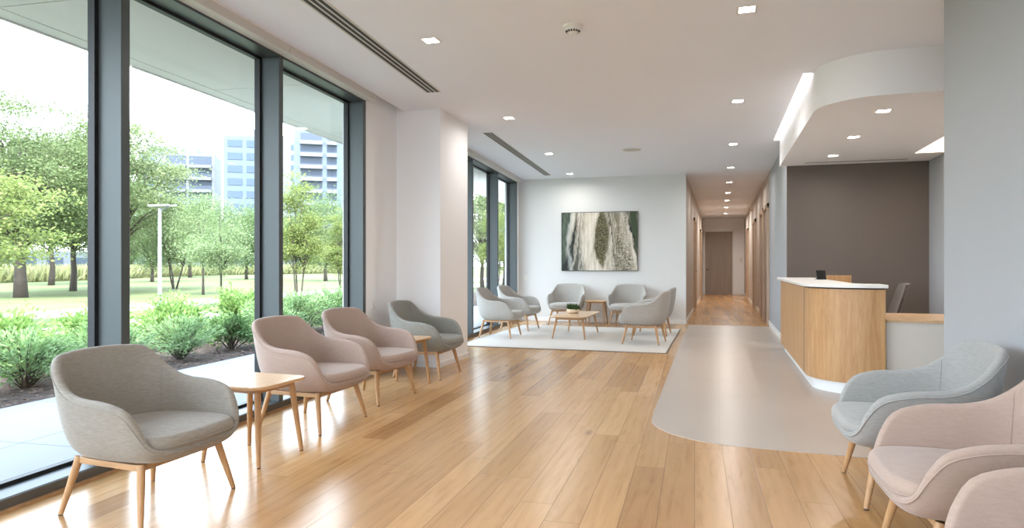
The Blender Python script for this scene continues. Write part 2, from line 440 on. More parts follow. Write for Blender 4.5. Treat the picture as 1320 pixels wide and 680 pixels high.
# small wall fittings
def plate(name, label, cat, loc, rz, hx, hz):
    t = thing(name, label, cat, loc, rz)
    MB().prism(rrect(hx, hz, .006, 3), 0, .010).build('plate', M['white'], t, bevel=.002).rotation_euler = (PI / 2, 0, 0)
    MB().prism(rrect(hx * .5, hz * .62, .004, 3), .010, .014).build('rocker', M['white'], t).rotation_euler = (PI / 2, 0, 0)
px, py = wl(.0, 6.95)
plate('wall_switch', 'small white wall switch beside the grey window jamb of the near window', 'switch', (px, py, .78), PI / 2, .035, .05)
plate('wall_switch', 'small white wall switch at the left edge of the white rear wall', 'switch', (-4.12, YR, .95), 0, .035, .05)
plate('wall_switch', 'small switch panel on the corridor end wall right of the taupe door', 'switch', (.86, YE, 1.42), 0, .05, .09)

# ------------------------------------------------------------------ ceiling fittings
LIGHTS = []
def downlight_proto():
    t = thing('recessed_downlight', 'x', 'ceiling light')
    fr = MB()
    o_ = .072; i_ = .056
    for a in ((-o_, o_, -o_, -i_), (-o_, o_, i_, o_), (-o_, -i_, -i_, i_), (i_, o_, -i_, i_)): fr.box(a[0], a[1], a[2], a[3], -.004, .0)
    fr.build('trim_ring', M['white'], t)
    MB().box(-i_, i_, -i_, i_, -.0025, -.0005).build('lens', M['lens'], t)
    return t
dl = None
def downlight(x, y, z, label, power, group, col=(1, .96, .92)):
    global dl
    if dl is None: dl = downlight_proto(); o = dl
    else: o = copy_tree(dl)
    o.location = (x, y, z); o['label'] = label; o['group'] = group
    L = bpy.data.lights.new('downlight_lamp', 'AREA'); L.shape = 'SQUARE'; L.size = .10; L.energy = power; L.color = col; L.spread = math.radians(165)
    lo = bpy.data.objects.new('downlight_lamp', L); link(lo, o); lo.location = (0, 0, -.012)
G1 = 'square downlights in the row leading down the corridor'
rows = [('nearest the camera, at the top of the picture', .195, 5.3), ('second nearest, left of the glowing cove', .205, 8.25), ('third in the row, before the curved soffit ends', .21, 11.2),
        ('just before the corridor begins', .215, 13.9), ('first inside the corridor', .22, 16.4), ('second inside the corridor', .22, 18.8), ('third inside the corridor', .22, 21.1),
        ('second last before the corridor end', .22, 23.7), ('last one before the corridor end wall', .22, 26.5)]
PW = 2.3
for nm, x, y in rows:
    downlight(x, y, CZ, 'square ceiling downlight of the corridor row, ' + nm, PW if y < 15 else (5 if y < 22 else 16), G1, (1, .96, .92) if y < 15 else (1, .92, .84))
G2 = 'square downlights in the row along the windows'
for nm, x, y in [('nearest, right of the long slot vent', -2.31, 5.27), ('second nearest, right of the far slot vent start', -2.58, 8.36), ('third, beside the end of the far slot vent', -2.76, 11.26), ('farthest, close to the rear wall', -2.96, 13.9)]:
    downlight(x, y, CZ, 'square ceiling downlight of the window-side row, ' + nm, PW, G2)
G3 = 'square downlights in the reception soffit'
for nm, x, y in [('nearest to the curved front', 1.52, 7.36), ('middle one of the three', 1.50, 8.77), ('farthest, near the taupe wall', 1.49, 10.2)]:
    downlight(x, y, 2.73, 'small square downlight in the reception soffit, ' + nm, 2, G3)
G4 = 'added square downlights above and behind the camera'
for x, y in [(.19, 2.4), (-2.1, 2.3), (.19, -.6), (-1.9, -.8), (.19, -2.6), (-1.8, -2.8)]:  # unseen lamps added for more light, continuing the ceiling rows
    downlight(x, y, CZ, 'added square ceiling downlight above the viewpoint, outside the picture', PW, G4)

def slot_vent(label, y0, y1, xm0, w, dx):
    t = thing('slot_vent', label, 'ceiling vent', (xm0, y0, CZ), math.atan(dx))
    L = (y1 - y0)
    MB().box(-w / 2 - .012, w / 2 + .012, 0, L, -.003, .0).build('vent_frame', M['fascia'], t)
    for k in range(3):
        cx = -w / 2 + (k + .5) * w / 3
        s_ = MB().box(cx - w * .10, cx + w * .10, .01, L - .01, -.0045, -.0028).build('slot', M['dark'], t)
slot_vent('long triple-slot air vent in the ceiling above the nearest chairs', 2.6, 6.88, -2.62, .15, .083)
slot_vent('shorter triple-slot air vent in the ceiling before the far windows', 9.2, 14.0, -3.16, .13, .062)
t = thing('slot_vent', 'thin single-slot air diffuser in the reception soffit near the taupe wall', 'ceiling vent', (1.2, 10.82, 2.73))
MB().box(0, 1.35, -.03, .03, -.003, 0).build('vent_frame', M['fascia'], t); MB().box(.01, 1.34, -.012, .012, -.0045, -.0028).build('slot', M['dark'], t)

t = thing('smoke_detector', 'round white smoke detector on the ceiling at top centre', 'smoke detector', (-1.1, 5.27, CZ))
MB().lathe([(0, 0), (.078, 0), (.078, -.016), (.072, -.022), (.05, -.026)], 40).build('base_plate', M['white'], t, smooth=True)
MB().lathe([(.062, -.022), (.058, -.04), (.043, -.056), (0, -.056)], 40).build('housing', M['white'], t, smooth=True)
g_ = MB()
for k in range(16):
    a = 2 * PI * k / 16; ca, sa = math.cos(a), math.sin(a)
    g_.add([(ca * r_ - sa * w_, sa * r_ + ca * w_, z_) for r_, z_ in ((.045, -.054), (.0575, -.0425)) for w_ in (-.006, .006)] + [(ca * (r_ + .002) - sa * w_, sa * (r_ + .002) + ca * w_, z_ - .002) for r_, z_ in ((.045, -.054), (.0575, -.0425)) for w_ in (-.006, .006)],
           [(4, 5, 7, 6), (0, 2, 3, 1), (0, 4, 6, 2), (1, 3, 7, 5), (0, 1, 5, 4), (2, 6, 7, 3)])
g_.build('sensor_slots', M['dark'], t)
MB().lathe([(.026, -.056), (.026, -.064), (.018, -.072), (0, -.073)], 24).build('sensor_cap', M['white'], t, smooth=True)
t = thing('ceiling_speaker', 'flat round white speaker grille in the ceiling mid-room', 'speaker', (-1.37, 11.26, CZ))
MB().lathe([(0, -.006), (.12, -.006), (.145, -.005), (.15, 0)], 40).build('grille', M['fascia'], t, smooth=True)
MB().lathe([(.145, -.006), (.158, -.006), (.160, 0), (.145, 0)], 40).build('ring', M['white'], t, smooth=True)

# ------------------------------------------------------------------ armchair
RIM = [(.372, 0, .350), (.368, .17, .350), (.350, .275, .358), (.322, .338, .392), (.284, .376, .474), (.222, .397, .552), (.10, .406, .590), (-.05, .402, .602),
       (-.16, .392, .634), (-.25, .372, .694), (-.322, .342, .766), (-.376, .288, .813), (-.412, .185, .826), (-.428, .09, .831), (-.432, 0, .832)]
MID = [(.35, 0, .298), (.345, .165, .298), (.325, .255, .30), (.298, .315, .303), (.25, .352, .307), (.18, .368, .31), (.06, .376, .312), (-.05, .376, .312),
       (-.14, .366, .315), (-.215, .335, .318), (-.275, .285, .322), (-.315, .22, .326), (-.335, .15, .33), (-.345, .075, .333), (-.35, 0, .335)]
BOT = [(.27, 0, .292), (.265, .10, .292), (.25, .17, .292), (.225, .205, .292), (.19, .225, .292), (.13, .24, .292), (.05, .248, .292), (-.03, .25, .292),
       (-.09, .243, .292), (-.15, .225, .292), (-.19, .19, .292), (-.22, .145, .292), (-.237, .095, .292), (-.246, .05, .292), (-.25, 0, .292)]
RIM = [(x if x > -.1 else -.1 + (x + .1) * .90, y * .95, z if z < .6 else .6 + (z - .6) * .885) for x, y, z in RIM]
MID = [(x, y * .95, z) for x, y, z in MID]
BOT = [(x, y * .95, z) for x, y, z in BOT]
def chair_shell():
    N = 40
    r, m, b = (catmull(q, N + 1) for q in (RIM, MID, BOT))
    def full(a): return np.vstack([a, a[-2:0:-1] * [1, -1, 1]])
    r, m, b = full(r), full(m), full(b); n = len(r)
    K = 14; G = []
    for s in np.linspace(0, 1, K):
        m2 = m * .62 + r * .38
        G.append(b * (1 - s) ** 3 + 3 * (1 - s) ** 2 * s * m + 3 * (1 - s) * s * s * m2 + s ** 3 * r)
    G = np.array(G)                               # K x n x 3
    du = np.roll(G, -1, 1) - np.roll(G, 1, 1); dv = np.gradient(G, axis=0)
    nr = np.cross(du, dv); nr /= np.linalg.norm(nr, axis=2, keepdims=True) + 1e-9
    if (nr[-1] * (G[-1] * [1, 1, 0])).sum() < 0: nr = -nr       # outward
    th = .044
    lip = np.clip((r[:, 2] - .35) / .12, 0, 1)[:, None]
    TH = .024 + (th - .024) * lip
    inner = G - nr * TH[None]
    up = dv[-1] / np.linalg.norm(dv[-1], axis=1, keepdims=True)
    mid = (G[-1] + inner[-1]) / 2; hw = (G[-1] - inner[-1]) / 2
    rings = [G[k] for k in range(K)]
    for a in np.linspace(0, PI, 9)[1:-1]: rings.append(mid + hw * math.cos(a) + up * (TH / 2) * math.sin(a) * 1.1)
    rings += [inner[k] for k in range(K - 1, -1, -1)]
    R = np.array(rings); k_ = len(R)
    vs = R.reshape(-1, 3).tolist(); fs = []
    for i in range(k_ - 1):
        for j in range(n):
            fs.append((i * n + j, i * n + (j + 1) % n, (i + 1) * n + (j + 1) % n, (i + 1) * n + j))
    vs += [(0, 0, .292), (0, 0, .292 + .036)]
    for j in range(n):
        fs.append((len(vs) - 2, (j + 1) % n, j)); fs.append((len(vs) - 1, (k_ - 1) * n + j, (k_ - 1) * n + (j + 1) % n))
    sh = MB().add(vs, fs)
    pip = G[-1] + nr[-1] * .0015 - up * .002
    seam_cols = []
    for j in (int(N * .66), n - int(N * .66)):
        seam_cols.append([tuple(inner[k][j] - nr[k][j] * .0005) for k in range(5, K)])
    return sh, [tuple(p) for p in pip], seam_cols

SH, PIPE, SEAMS = chair_shell()
def cushion_mb():
    half = catmull([(.385, 0), (.379, .14), (.354, .238), (.288, .302), (.17, .332), (.03, .338), (-.10, .328), (-.21, .277), (-.285, .155), (-.305, 0)], 33)
    out = np.vstack([half, half[-2:0:-1] * [1, -1]]); n = len(out); c = np.array([.03, 0])
    prof = []                                       # (scale, z)
    for a in np.linspace(-PI / 2, PI / 2, 13): prof.append((1 - .085 * (1 - math.cos(a)), .040 * math.sin(a)))
    prof = [(.5, -.040)] + prof + [(.80, .047), (.6, .053), (.35, .057), (.12, .059)]
    vs = []; fs = []
    for s, z in prof:
        for p in out:
            q = c + (p - c) * s
            vs.append((q[0], q[1], .392 + z + .006 * (q[0] / .35)))
    K = len(prof)
    for i in range(K - 1):
        for j in range(n): fs.append((i * n + j, i * n + (j + 1) % n, (i + 1) * n + (j + 1) % n, (i + 1) * n + j))
    fs.append(tuple(range(n))[::-1]); fs.append(tuple(range((K - 1) * n, K * n)))
    cp = [(c[0] + (p[0] - c[0]) * 1.002, c[1] + (p[1] - c[1]) * 1.002, .380 + .006 * p[0] / .35) for p in out]
    return MB().add(vs, fs), cp
CU, CPIPE = cushion_mb()

def leg_mb(top, foot, r0=.0205, r1=.0125):
    P = [Vector(top), Vector(foot)]
    pts = [P[0].lerp(P[1], t) for t in (0, .35, .7, 1)]
    return MB().tube(pts, [r0, r0 * .93, (r0 + r1) / 2 * .97, r1], 18)

def make_armchair(fab, name='armchair'):
    t = thing(name, 'x', 'armchair')
    s = MB(); s.v = list(SH.v); s.f = list(SH.f)
    shell = s.build('shell', fab, t, smooth='all')
    MB().tube(PIPE, .0035, 6, closed=True).build('piping', fab, shell, smooth='all')
    for sc_ in SEAMS: MB().tube(sc_, .0022, 5).build('seam', fab, shell, smooth='all')
    q = MB(); q.v = list(CU.v); q.f = list(CU.f)
    cu = q.build('seat_cushion', fab, t, smooth='all')
    MB().tube(CPIPE, .003, 6, closed=True).build('piping', fab, cu, smooth='all')
    fr = MB()
    for sy in (-1, 1):
        fr.prism([(-.215, sy * .235 - .014), (.225, sy * .26 - .014), (.225, sy * .26 + .014), (-.215, sy * .235 + .014)][::1], .262, .293)
    fr.box(.205, .232, -.26, .26, .262, .293); fr.box(-.222, -.195, -.235, .235, .262, .293)
    fr.build('seat_frame', M['legx'], t, bevel=.003)
    for sx, sy in ((1, 1), (1, -1), (-1, 1), (-1, -1)):
        top = (.222 if sx > 0 else -.212, sy * (.262 if sx > 0 else .237), .294)
        ft = (.285 if sx > 0 else -.272, sy * (.325 if sx > 0 else .295), .006)
        lg = leg_mb(top, ft).build('leg', M['leg'], t, smooth=True)
        MB().tube([(ft[0], ft[1], .007), (ft[0], ft[1], 0)], .0115, 12).build('foot_glide', M['foot'], lg, smooth=True)
    return t

protos = {}
def armchair(fab, x, y, deg, label, group, z=0, s=1):
    if fab not in protos: protos[fab] = o = make_armchair(M[fab])
    else: o = copy_tree(protos[fab])
    o.location = (x, y, z); o.rotation_euler = (0, 0, math.radians(deg)); o['label'] = label; o['group'] = group
    if s != 1: o.scale = (s, s, s)
    return o
GL = 'armchairs in a row along the near window'
armchair('f_grey', -2.87, 2.88, -1, 'light grey melange armchair in the left foreground by the window', GL, 0, .965)
armchair('f_pink', -3.06, 4.68, -1, 'dusty pink armchair right behind the near side table, the nearer pink one by the window', GL)
armchair('f_pink', -3.13, 5.75, -4, 'dusty pink armchair by the window, farther one beside the small far side table', GL)
armchair('f_sage', -3.17, 7.12, 2, 'greenish grey armchair standing before the white column', GL)
GR = 'light grey armchairs around the coffee table'
RZ = .011
armchair('f_light', -3.60, 11.15, 1, 'pale grey armchair on the rug by the far window, nearer of the two', GR, RZ)
armchair('f_light', -3.64, 12.48, -3, 'pale grey armchair on the rug by the far window, farther of the two', GR, RZ)
armchair('f_light', -3.07, 14.08, -90, 'pale grey armchair against the rear wall, left of the small rear side table', GR, 0)
armchair('f_light', -1.80, 14.08, -93, 'pale grey armchair against the rear wall, right of the small rear side table', GR, 0)
armchair('f_light', -1.12, 10.90, 174, 'pale grey armchair seen from its side at the right edge of the rug, nearer one', GR, RZ)
armchair('f_light', -1.12, 12.30, 177, 'pale grey armchair at the right edge of the rug, mostly hidden behind another', GR, RZ)
GRT = 'armchairs along the right-hand grey wall'
armchair('f_cool', 1.0, 4.17, 180, 'cool light grey armchair against the right wall beside the reception desk', GRT)
armchair('f_pink', 1.0, 3.14, 181, 'dusty pink armchair at the right wall, between the grey and the cropped one', GRT)
armchair('f_pink', 1.0, 2.13, 181, 'dusty pink armchair in the bottom right corner, mostly cut off by the picture edge', GRT)

# ------------------------------------------------------------------ tables
def make_side_table():
    t = thing('side_table', 'x', 'side table')
    tp = MB(); h = .25
    ring = rrect(h, h, .075, 8)
    def sc(k, z): return [(x * k, y * k, z) for x, y in ring]
    prof = [(.93, .474), (.985, .483), (1.0, .490), (1.0, .496), (.994, .499), (.0, .499)]
    n = len(ring); vs = []; fs = []
    for k, z in prof[:-1]: vs += sc(k, z)
    for i in range(len(prof) - 2):
        for j in range(n): fs.append((i * n + j, i * n + (j + 1) % n, (i + 1) * n + (j + 1) % n, (i + 1) * n + j))
    fs.append(tuple(range(n))[::-1]); fs.append(tuple(range(4 * n, 5 * n)))
    tp.add(vs, fs).build('tabletop', M['top'], t, smooth=True)
    ap = MB(); a = .165
    ap.box(-a, a, -a - .01, -a + .01, .445, .475).box(-a, a, a - .01, a + .01, .445, .475).box(-a - .01, -a + .01, -a, a, .445, .475).box(a - .01, a + .01, -a, a, .445, .475)
    ap.build('apron', M['legx'], t)
    for sx in (1, -1):
        for sy in (1, -1):
            lg = leg_mb((sx * .165, sy * .165, .475), (sx * .213, sy * .213, .005), .021, .013).build('leg', M['leg'], t, smooth=True)
            MB().tube([(sx * .213, sy * .213, .006), (sx * .213, sy * .213, 0)], .012, 12).build('foot_glide', M['foot'], lg, smooth=True)
    return t
st = make_side_table()
st.location = (-2.90, 3.765, 0); st.rotation_euler = (0, 0, math.radians(-2)); st['label'] = 'small oak side table with rounded corners between the foreground grey and pink armchairs'
s2 = copy_tree(st); s2.location = (-3.12, 6.43, 0); s2.rotation_euler = (0, 0, math.radians(-3)); s2['label'] = 'small oak side table between the farther pink and the greenish grey armchair'; s2.scale = (.92, .92, .98)
s3 = copy_tree(st); s3.location = (-2.45, 14.15, 0); s3.rotation_euler = (0, 0, 0); s3['label'] = 'small oak side table against the rear wall under the painting'; s3.scale = (.93, .93, .99)
for q in (st, s2, s3): q['group'] = 'small oak side tables'

t = thing('coffee_table', 'rectangular oak coffee table with splayed legs in the middle of the rug', 'coffee table', (-2.38, 11.68, RZ), 0)
ring = rrect(.31, .70, .07, 6); n = len(ring); vs = []; fs = []
for k, z in ((.95, .352), (1, .364), (1, .374), (.992, .378)): vs += [(x - (1 - k) * .31 * np.sign(x), y - (1 - k) * .31 * np.sign(y), z) for x, y in ring]
for i in range(3):
    for j in range(n): fs.append((i * n + j, i * n + (j + 1) % n, (i + 1) * n + (j + 1) % n, (i + 1) * n + j))
fs.append(tuple(range(n))[::-1]); fs.append(tuple(range(3 * n, 4 * n)))
MB().add(vs, fs).build('tabletop', M['top'], t, smooth=True)
MB().box(-.20, .20, -.55, -.53, .31, .353).box(-.20, .20, .53, .55, .31, .353).box(-.22, -.20, -.54, .54, .31, .353).box(.20, .22, -.54, .54, .31, .353).build('apron', M['legx'], t)
for sx in (1, -1):
    for sy in (1, -1):
        leg_mb((sx * .215, sy * .55, .353), (sx * .275, sy * .63, 0), .021, .012).build('leg', M['leg'], t, smooth=True)

# potted succulent
leaf_s = leafmat('succulent_leaf', (92, 120, 70), (60, 92, 50), .1)
t = thing('potted_succulent', 'low cream bowl of green succulents on the coffee table', 'potted plant', (-2.45, 11.76, RZ + .378))
MB().lathe([(0, 0), (.075, 0), (.10, .012), (.112, .04), (.110, .072), (.104, .074), (.102, .06), (0, .058)], 36).build('bowl', wood('bowl_pale_wood', (222, 206, 184), (200, 180, 154), 'x', .5), t, smooth=True)
MB().lathe([(0, .066), (.06, .066), (.103, .060)], 24).build('soil', plain('dark_soil', (62, 50, 40), .9), t)
pl = MB()
for k in range(11):
    a = k * 2.4; rr = .03 * math.sqrt(k); cx, cy = rr * math.cos(a), rr * math.sin(a); hh = .07 + .05 * random.random()
    for j in range(14):
        b = j * 2.4; tl = math.radians(15 + 60 * (1 - j / 14)); ln = .06 + .03 * random.random()
        d = Vector((math.cos(b) * math.sin(tl), math.sin(b) * math.sin(tl), math.cos(tl)))
        p = Vector((cx, cy, .062 + hh * .4 * j / 14))
        pl.tube([p, p + d * ln * .5, p + d * ln], [.004, .010, .001], 5)
pl.build('foliage', leaf_s, t, smooth=True)

# rug
t_ = NT('rug_wool'); o_ = t_.obj()
wv = t_.node('ShaderNodeTexWave', wave_type='BANDS', bands_direction='Y'); t_.l.new(o_, wv.inputs['Vector']); wv.inputs['Scale'].default_value = 14; wv.inputs['Distortion'].default_value = 1.2
t_.set(t_.mix(t_.math('ADD', t_.math('MULTIPLY', wv.outputs['Fac'], .35), t_.math('MULTIPLY', t_.noise(o_, 90, 3), .6)), lin((186, 180, 172)), lin((216, 212, 205))), .95, spec=.1)
t_.bump(t_.noise(o_, 220, 2), .4, .004); M['rug'] = t_.m
t = thing('area_rug', 'large pale grey woven rug under the rear seating group', 'rug', (-2.27, 11.55, 0))
MB().box(-1.555, 1.555, -1.82, 1.82, .002, .0105).build('rug_field', M['rug'], t, bevel=.003)
bd = MB(); bd.box(-1.57, 1.57, -1.838, -1.818, 0, .010).box(-1.57, 1.57, 1.818, 1.838, 0, .010).box(-1.57, -1.553, -1.82, 1.82, 0, .010).box(1.553, 1.57, -1.82, 1.82, 0, .010)
bd.build('border', plain('rug_binding', (120, 110, 100), .9), t)

# painting
t_ = NT('abstract_painting'); o_ = t_.obj()
sp = t_.node('ShaderNodeSeparateXYZ'); t_.l.new(o_, sp.inputs[0]); U, V = sp.outputs[0], sp.outputs[2]   # U -.82...82, V -.63...63
wob = t_.noise(t_.mapping(o_, (2.2, 1, 1.1)), 1.6, 5, .6)
jit = t_.noise(t_.mapping(o_, (26, 1, 3.2)), 1.5, 5, .72, .6)
grit = t_.noise(o_, 24, 5, .8)
un = t_.math('ADD', U, t_.math('MULTIPLY', t_.math('SUBTRACT', wob, .5), .20))
un = t_.math('ADD', un, t_.math('MULTIPLY', t_.math('SUBTRACT', jit, .5), .15))
P2 = t_.math('DIVIDE', V, .625)                    # -1 bottom .. 1 top
P2q = t_.math('MULTIPLY', P2, P2)
def quad(top, mid, bot):
    b_, c_ = (top - bot) / 2, (top + bot) / 2 - mid
    return t_.math('ADD', t_.math('ADD', mid, t_.math('MULTIPLY', P2, b_)), t_.math('MULTIPLY', P2q, c_))
def stroke(col, c3, w3, rgb, soft=.02, op=1.0, tex=None):
    d = t_.math('ABSOLUTE', t_.math('SUBTRACT', un, quad(*c3)))
    e_ = t_.math('SUBTRACT', quad(*w3), d)
    m_ = t_.math('MULTIPLY', t_.math('DIVIDE', t_.math('ADD', e_, soft), 2 * soft, clamp=True), op, clamp=True)
    if tex is not None: m_ = t_.math('MULTIPLY', m_, tex)
    return t_.mix(m_, col, lin(rgb))
cream = (222, 214, 200)
tn = t_.ramp(t_.noise(t_.mapping(o_, (9, 1, 1.6)), 1.5, 5, .6), [(.35, lin((190, 180, 160))), (.6, lin(cream))])
gt = t_.ramp(grit, [(.42, (0, 0, 0, 1)), (.56, (1, 1, 1, 1))]); jt = t_.ramp(jit, [(.40, (0, 0, 0, 1)), (.60, (1, 1, 1, 1))])
col = tn
col = stroke(col, (-.73, -.78, -.84), (.14, .12, .08), (58, 70, 58), .05)
col = stroke(col, (-.70, -.78, -.84), (.06, .10, .02), (112, 122, 108), .06, .8, jt)
col = stroke(col, (-.48, -.57, -.72), (.02, .055, .12), (38, 44, 42), .03)
col = stroke(col, (-.40, -.46, -.52), (.01, .02, .05), (70, 70, 60), .02, .9)
col = stroke(col, (-.32, -.40, -.42), (.02, .04, .13), (60, 66, 62), .06, .9, jt)
col = stroke(col, (-.56, -.66, -.62), (.03, .02, .03), (204, 206, 200), .04, .8)
col = stroke(col, (.07, .05, .06), (.045, .15, -.02), (124, 116, 84), .02)
col = stroke(col, (.07, .05, .06), (.045, .15, -.02), (44, 44, 32), .03, .9, gt)
col = stroke(col, (.25, .22, .20), (.14, .05, .0), (104, 100, 78), .06, .95, jt)
col = stroke(col, (.38, .42, .44), (.13, .09, .16), (100, 94, 68), .07, .9, jt)
col = stroke(col, (.38, .46, .50), (.02, .10, .24), (84, 78, 52), .08, .9, gt)
col = stroke(col, (.20, .30, .34), (.008, .012, .0), (40, 42, 34), .012, .9)
col = stroke(col, (.56, .62, .66), (.05, .02, .10), (70, 66, 44), .05, .8, gt)
col = stroke(col, (.72, .82, .95), (.09, .08, .04), (66, 78, 56), .03)
col = stroke(col, (.60, .74, .84), (.01, .025, .0), (34, 38, 32), .015)
t_.set(col, .6, spec=.3); t_.bump(jit, .12, .003)
t = thing('abstract_painting', 'wide abstract painting of dark olive and cream strokes on the rear wall', 'painting', (-2.47, YR, 1.735))
MB().box(-.815, .815, -.036, -.004, -.625, .625).build('canvas', t_.m, t)
fr = MB(); a, b = .825, .635
fr.box(-a, a, -.042, 0, b - .010, b).box(-a, a, -.042, 0, -b, -b + .010).box(-a, -a + .010, -.042, 0, -b, b).box(a - .010, a, -.042, 0, -b, b)
fr.build('picture_frame', plain('dark_frame', (70, 66, 60), .5), t)

# ------------------------------------------------------------------ reception desk
def desk_outline(ins, y_end=10.55, xr=1.485, yf=7.10, xl=.85, r=.50):
    x0 = xl + ins; y0 = yf + ins; rr = r - ins
    cx, cy = xl + r, yf + r
    pts = [(x0, y_end)]
    for a in np.linspace(PI, 1.5 * PI, 22): pts.append((cx + rr * math.cos(a), cy + rr * math.sin(a)))
    pts.append((xr - max(ins, 0) * .0, y0))
    return pts
t = thing('reception_desk', 'curved oak-fronted reception counter with white top and white plinth', 'reception desk', (0, 0, .004))
def thick(ins, z0, z1, depth, **k):
    o = desk_outline(ins, **k)
    inner = desk_outline(ins + depth, **k)
    return MB().prism(o + inner[::-1], z0, z1)
thick(.0, .115, 1.005, .06).build('curved_front', M['desk'], t, smooth=True)
thick(.055, .0, .115, .05).build('plinth', M['plinth'], t, smooth=True)
thick(.02, 1.005, 1.02, .3).build('shadow_gap', M['dark'], t)
MB().prism(desk_outline(-.045, y_end=10.62, xr=1.50) + [(1.50, 7.42), (1.36, 7.46), (1.30, 7.6), (1.30, 9.4), (1.30, 10.62)], 1.02, 1.052).build('countertop', M['solid'], t, smooth=True, bevel=.004)
MB().box(1.425, 1.485, 7.13, 7.42, .0, 1.005).box(.91, 1.27, 10.45, 10.51, 0, 1.005).box(1.24, 1.28, 7.6, 10.5, .72, 1.005).build('side_panel', M['desk'], t)
MB().box(1.30, 1.66, 9.86, 9.92, .70, 1.095).build('return_panel', M['desk'], t, bevel=.004)
sm = MB().box(.8475, .8505, 7.70, 7.704, .12, 1.0).build('panel_joint', M['dark'], t)

t = thing('low_desk', 'low white reception desk with pale wooden top, right of the curved counter', 'desk', (1.505, 7.16, .03))
MB().box(0, 1.33, .02, .05, -.026, .655).build('front_panel', paint('desk_panel_white', (214, 210, 202), .5, bump=0), t)
MB().box(0, 1.33, 0, .95, .672, .70).build('worktop', M['top'], t, bevel=.002)
MB().box(0, 1.33, .012, .94, .655, .672).build('worktop_edge', M['fascia'], t)
MB().box(1.29, 1.33, .06, .92, -.026, .655).build('side_panel', M['solid'], t)

# tablet
t = thing('counter_tablet', 'small black tablet on a stand on the reception counter', 'tablet', (1.22, 9.3, 1.056), math.radians(28))
MB().add([(-.065, -.02, 0), (.065, -.02, 0), (.065, .006, .115), (-.065, .006, .115), (-.065, -.01, 0), (.065, -.01, 0), (.065, .016, .113), (-.065, .016, .113)],
         [(0, 1, 2, 3), (7, 6, 5, 4), (0, 4, 5, 1), (2, 6, 7, 3), (1, 5, 6, 2), (0, 3, 7, 4)]).build('screen', M['black'], t, bevel=.002)
MB().add([(-.03, .012, .07), (.03, .012, .07), (.03, .07, 0), (-.03, .07, 0), (-.03, .008, .06), (.03, .008, .06), (.03, .062, 0), (-.03, .062, 0)],
         [(0, 1, 2, 3), (7, 6, 5, 4), (0, 4, 5, 1), (2, 6, 7, 3), (1, 5, 6, 2), (0, 3, 7, 4)]).build('stand', M['steel'], t)
MB().box(-.05, .05, -.02, .07, -.0, .003).build('base_plate', M['black'], t)

# office chair
t = thing('office_chair', 'brown-grey office chair with tilted back behind the reception desk', 'office chair', (1.68, 9.0, .004), math.radians(180))
b_ = MB(); cols = 9; rws = 9; vs = []; fs = []
for off in (0, -.045):
    for i in range(rws):
        v = i / (rws - 1)
        hw = .215 - .035 * v ** 3 if v < .96 else .165
        for j in range(cols):
            u_ = j / (cols - 1) * 2 - 1
            vs.append((-.24 - .17 * v + .035 * (abs(u_) ** 2) + off * (1 - .4 * abs(u_) ** 6), u_ * hw, .50 + .52 * v - .012 * abs(u_) ** 6))
n = cols * rws
for i in range(rws - 1):
    for j in range(cols - 1):
        a = i * cols + j; fs.append((a, a + 1, a + cols + 1, a + cols)); fs.append((n + a, n + a + cols, n + a + cols + 1, n + a + 1))
loop = [j for j in range(cols)] + [i * cols + cols - 1 for i in range(1, rws)] + [(rws - 1) * cols + j for j in range(cols - 2, -1, -1)] + [i * cols for i in range(rws - 2, 0, -1)]
for a, b in zip(loop, loop[1:] + loop[:1]): fs.append((a, n + a, n + b, b))
b_.add(vs, fs).build('backrest', M['office'], t, smooth=True)
MB().prism(rrect(.24, .24, .08, 6), .43, .50).build('seat', M['office'], t, bevel=.02)
MB().tube([(-.18, 0, .44), (-.30, 0, .45), (-.34, 0, .62)], .018, 10).build('back_support', M['black'], t, smooth=True)
MB().tube([(0, 0, .43), (0, 0, .10)], .026, 14).build('gas_column', M['steel'], t, smooth=True)
bs = MB()
for k in range(5):
    a = 2 * PI * k / 5; bs.tube([(0, 0, .11), (.29 * math.cos(a), .29 * math.sin(a), .065)], [.024, .014], 8)
base5 = bs.build('star_base', M['black'], t, smooth=True)
for k in range(5):
    a = 2 * PI * k / 5; cx, cy = .29 * math.cos(a), .29 * math.sin(a)
    MB().tube([(cx - .018 * math.sin(a), cy + .018 * math.cos(a), .03), (cx + .018 * math.sin(a), cy - .018 * math.cos(a), .03)], .03, 14).build('caster', M['black'], base5, smooth=True)

# ------------------------------------------------------------------ outside
def paving():
    t = NT('concrete_paving'); o = t.obj()
    br = t.node('ShaderNodeTexBrick'); t.l.new(o, br.inputs['Vector']); br.inputs['Scale'].default_value = 1
    br.inputs['Brick Width'].default_value = 1.25; br.inputs['Row Height'].default_value = 1.25; br.offset = 0
    br.inputs['Mortar Size'].default_value = .008
    br.inputs['Color1'].default_value = lin((140, 141, 143)); br.inputs['Color2'].default_value = lin((134, 135, 137)); br.inputs['Mortar'].default_value = lin((104, 104, 106))
    t.set(t.mix(t.math('MULTIPLY', t.noise(o, 3, 5), .25), br.outputs['Color'], lin((120, 120, 122))), .75, spec=.3); return t.m
def grassmat(name, c, c2, sc=.35):
    t = NT(name); o = t.obj()
    f = t.math('ADD', t.math('MULTIPLY', t.noise(o, sc, 4), .6), t.math('MULTIPLY', t.noise(t.mapping(o, (1, 1, 1)), 22, 4, .7), .4))
    t.set(t.ramp(f, [(.35, lin(c2)), (.65, lin(c))]), .95, spec=.1); t.bump(t.noise(o, 60, 3), .5, .03); return t.m
M['pave'] = paving()
M['grass'] = grassmat('lawn_grass', (104, 110, 76), (84, 94, 58))
M['mulch'] = grassmat('mulch', (92, 80, 72), (52, 44, 40), 9)
M['walk'] = paint('walk_concrete', (150, 148, 143), .8, bump=0)
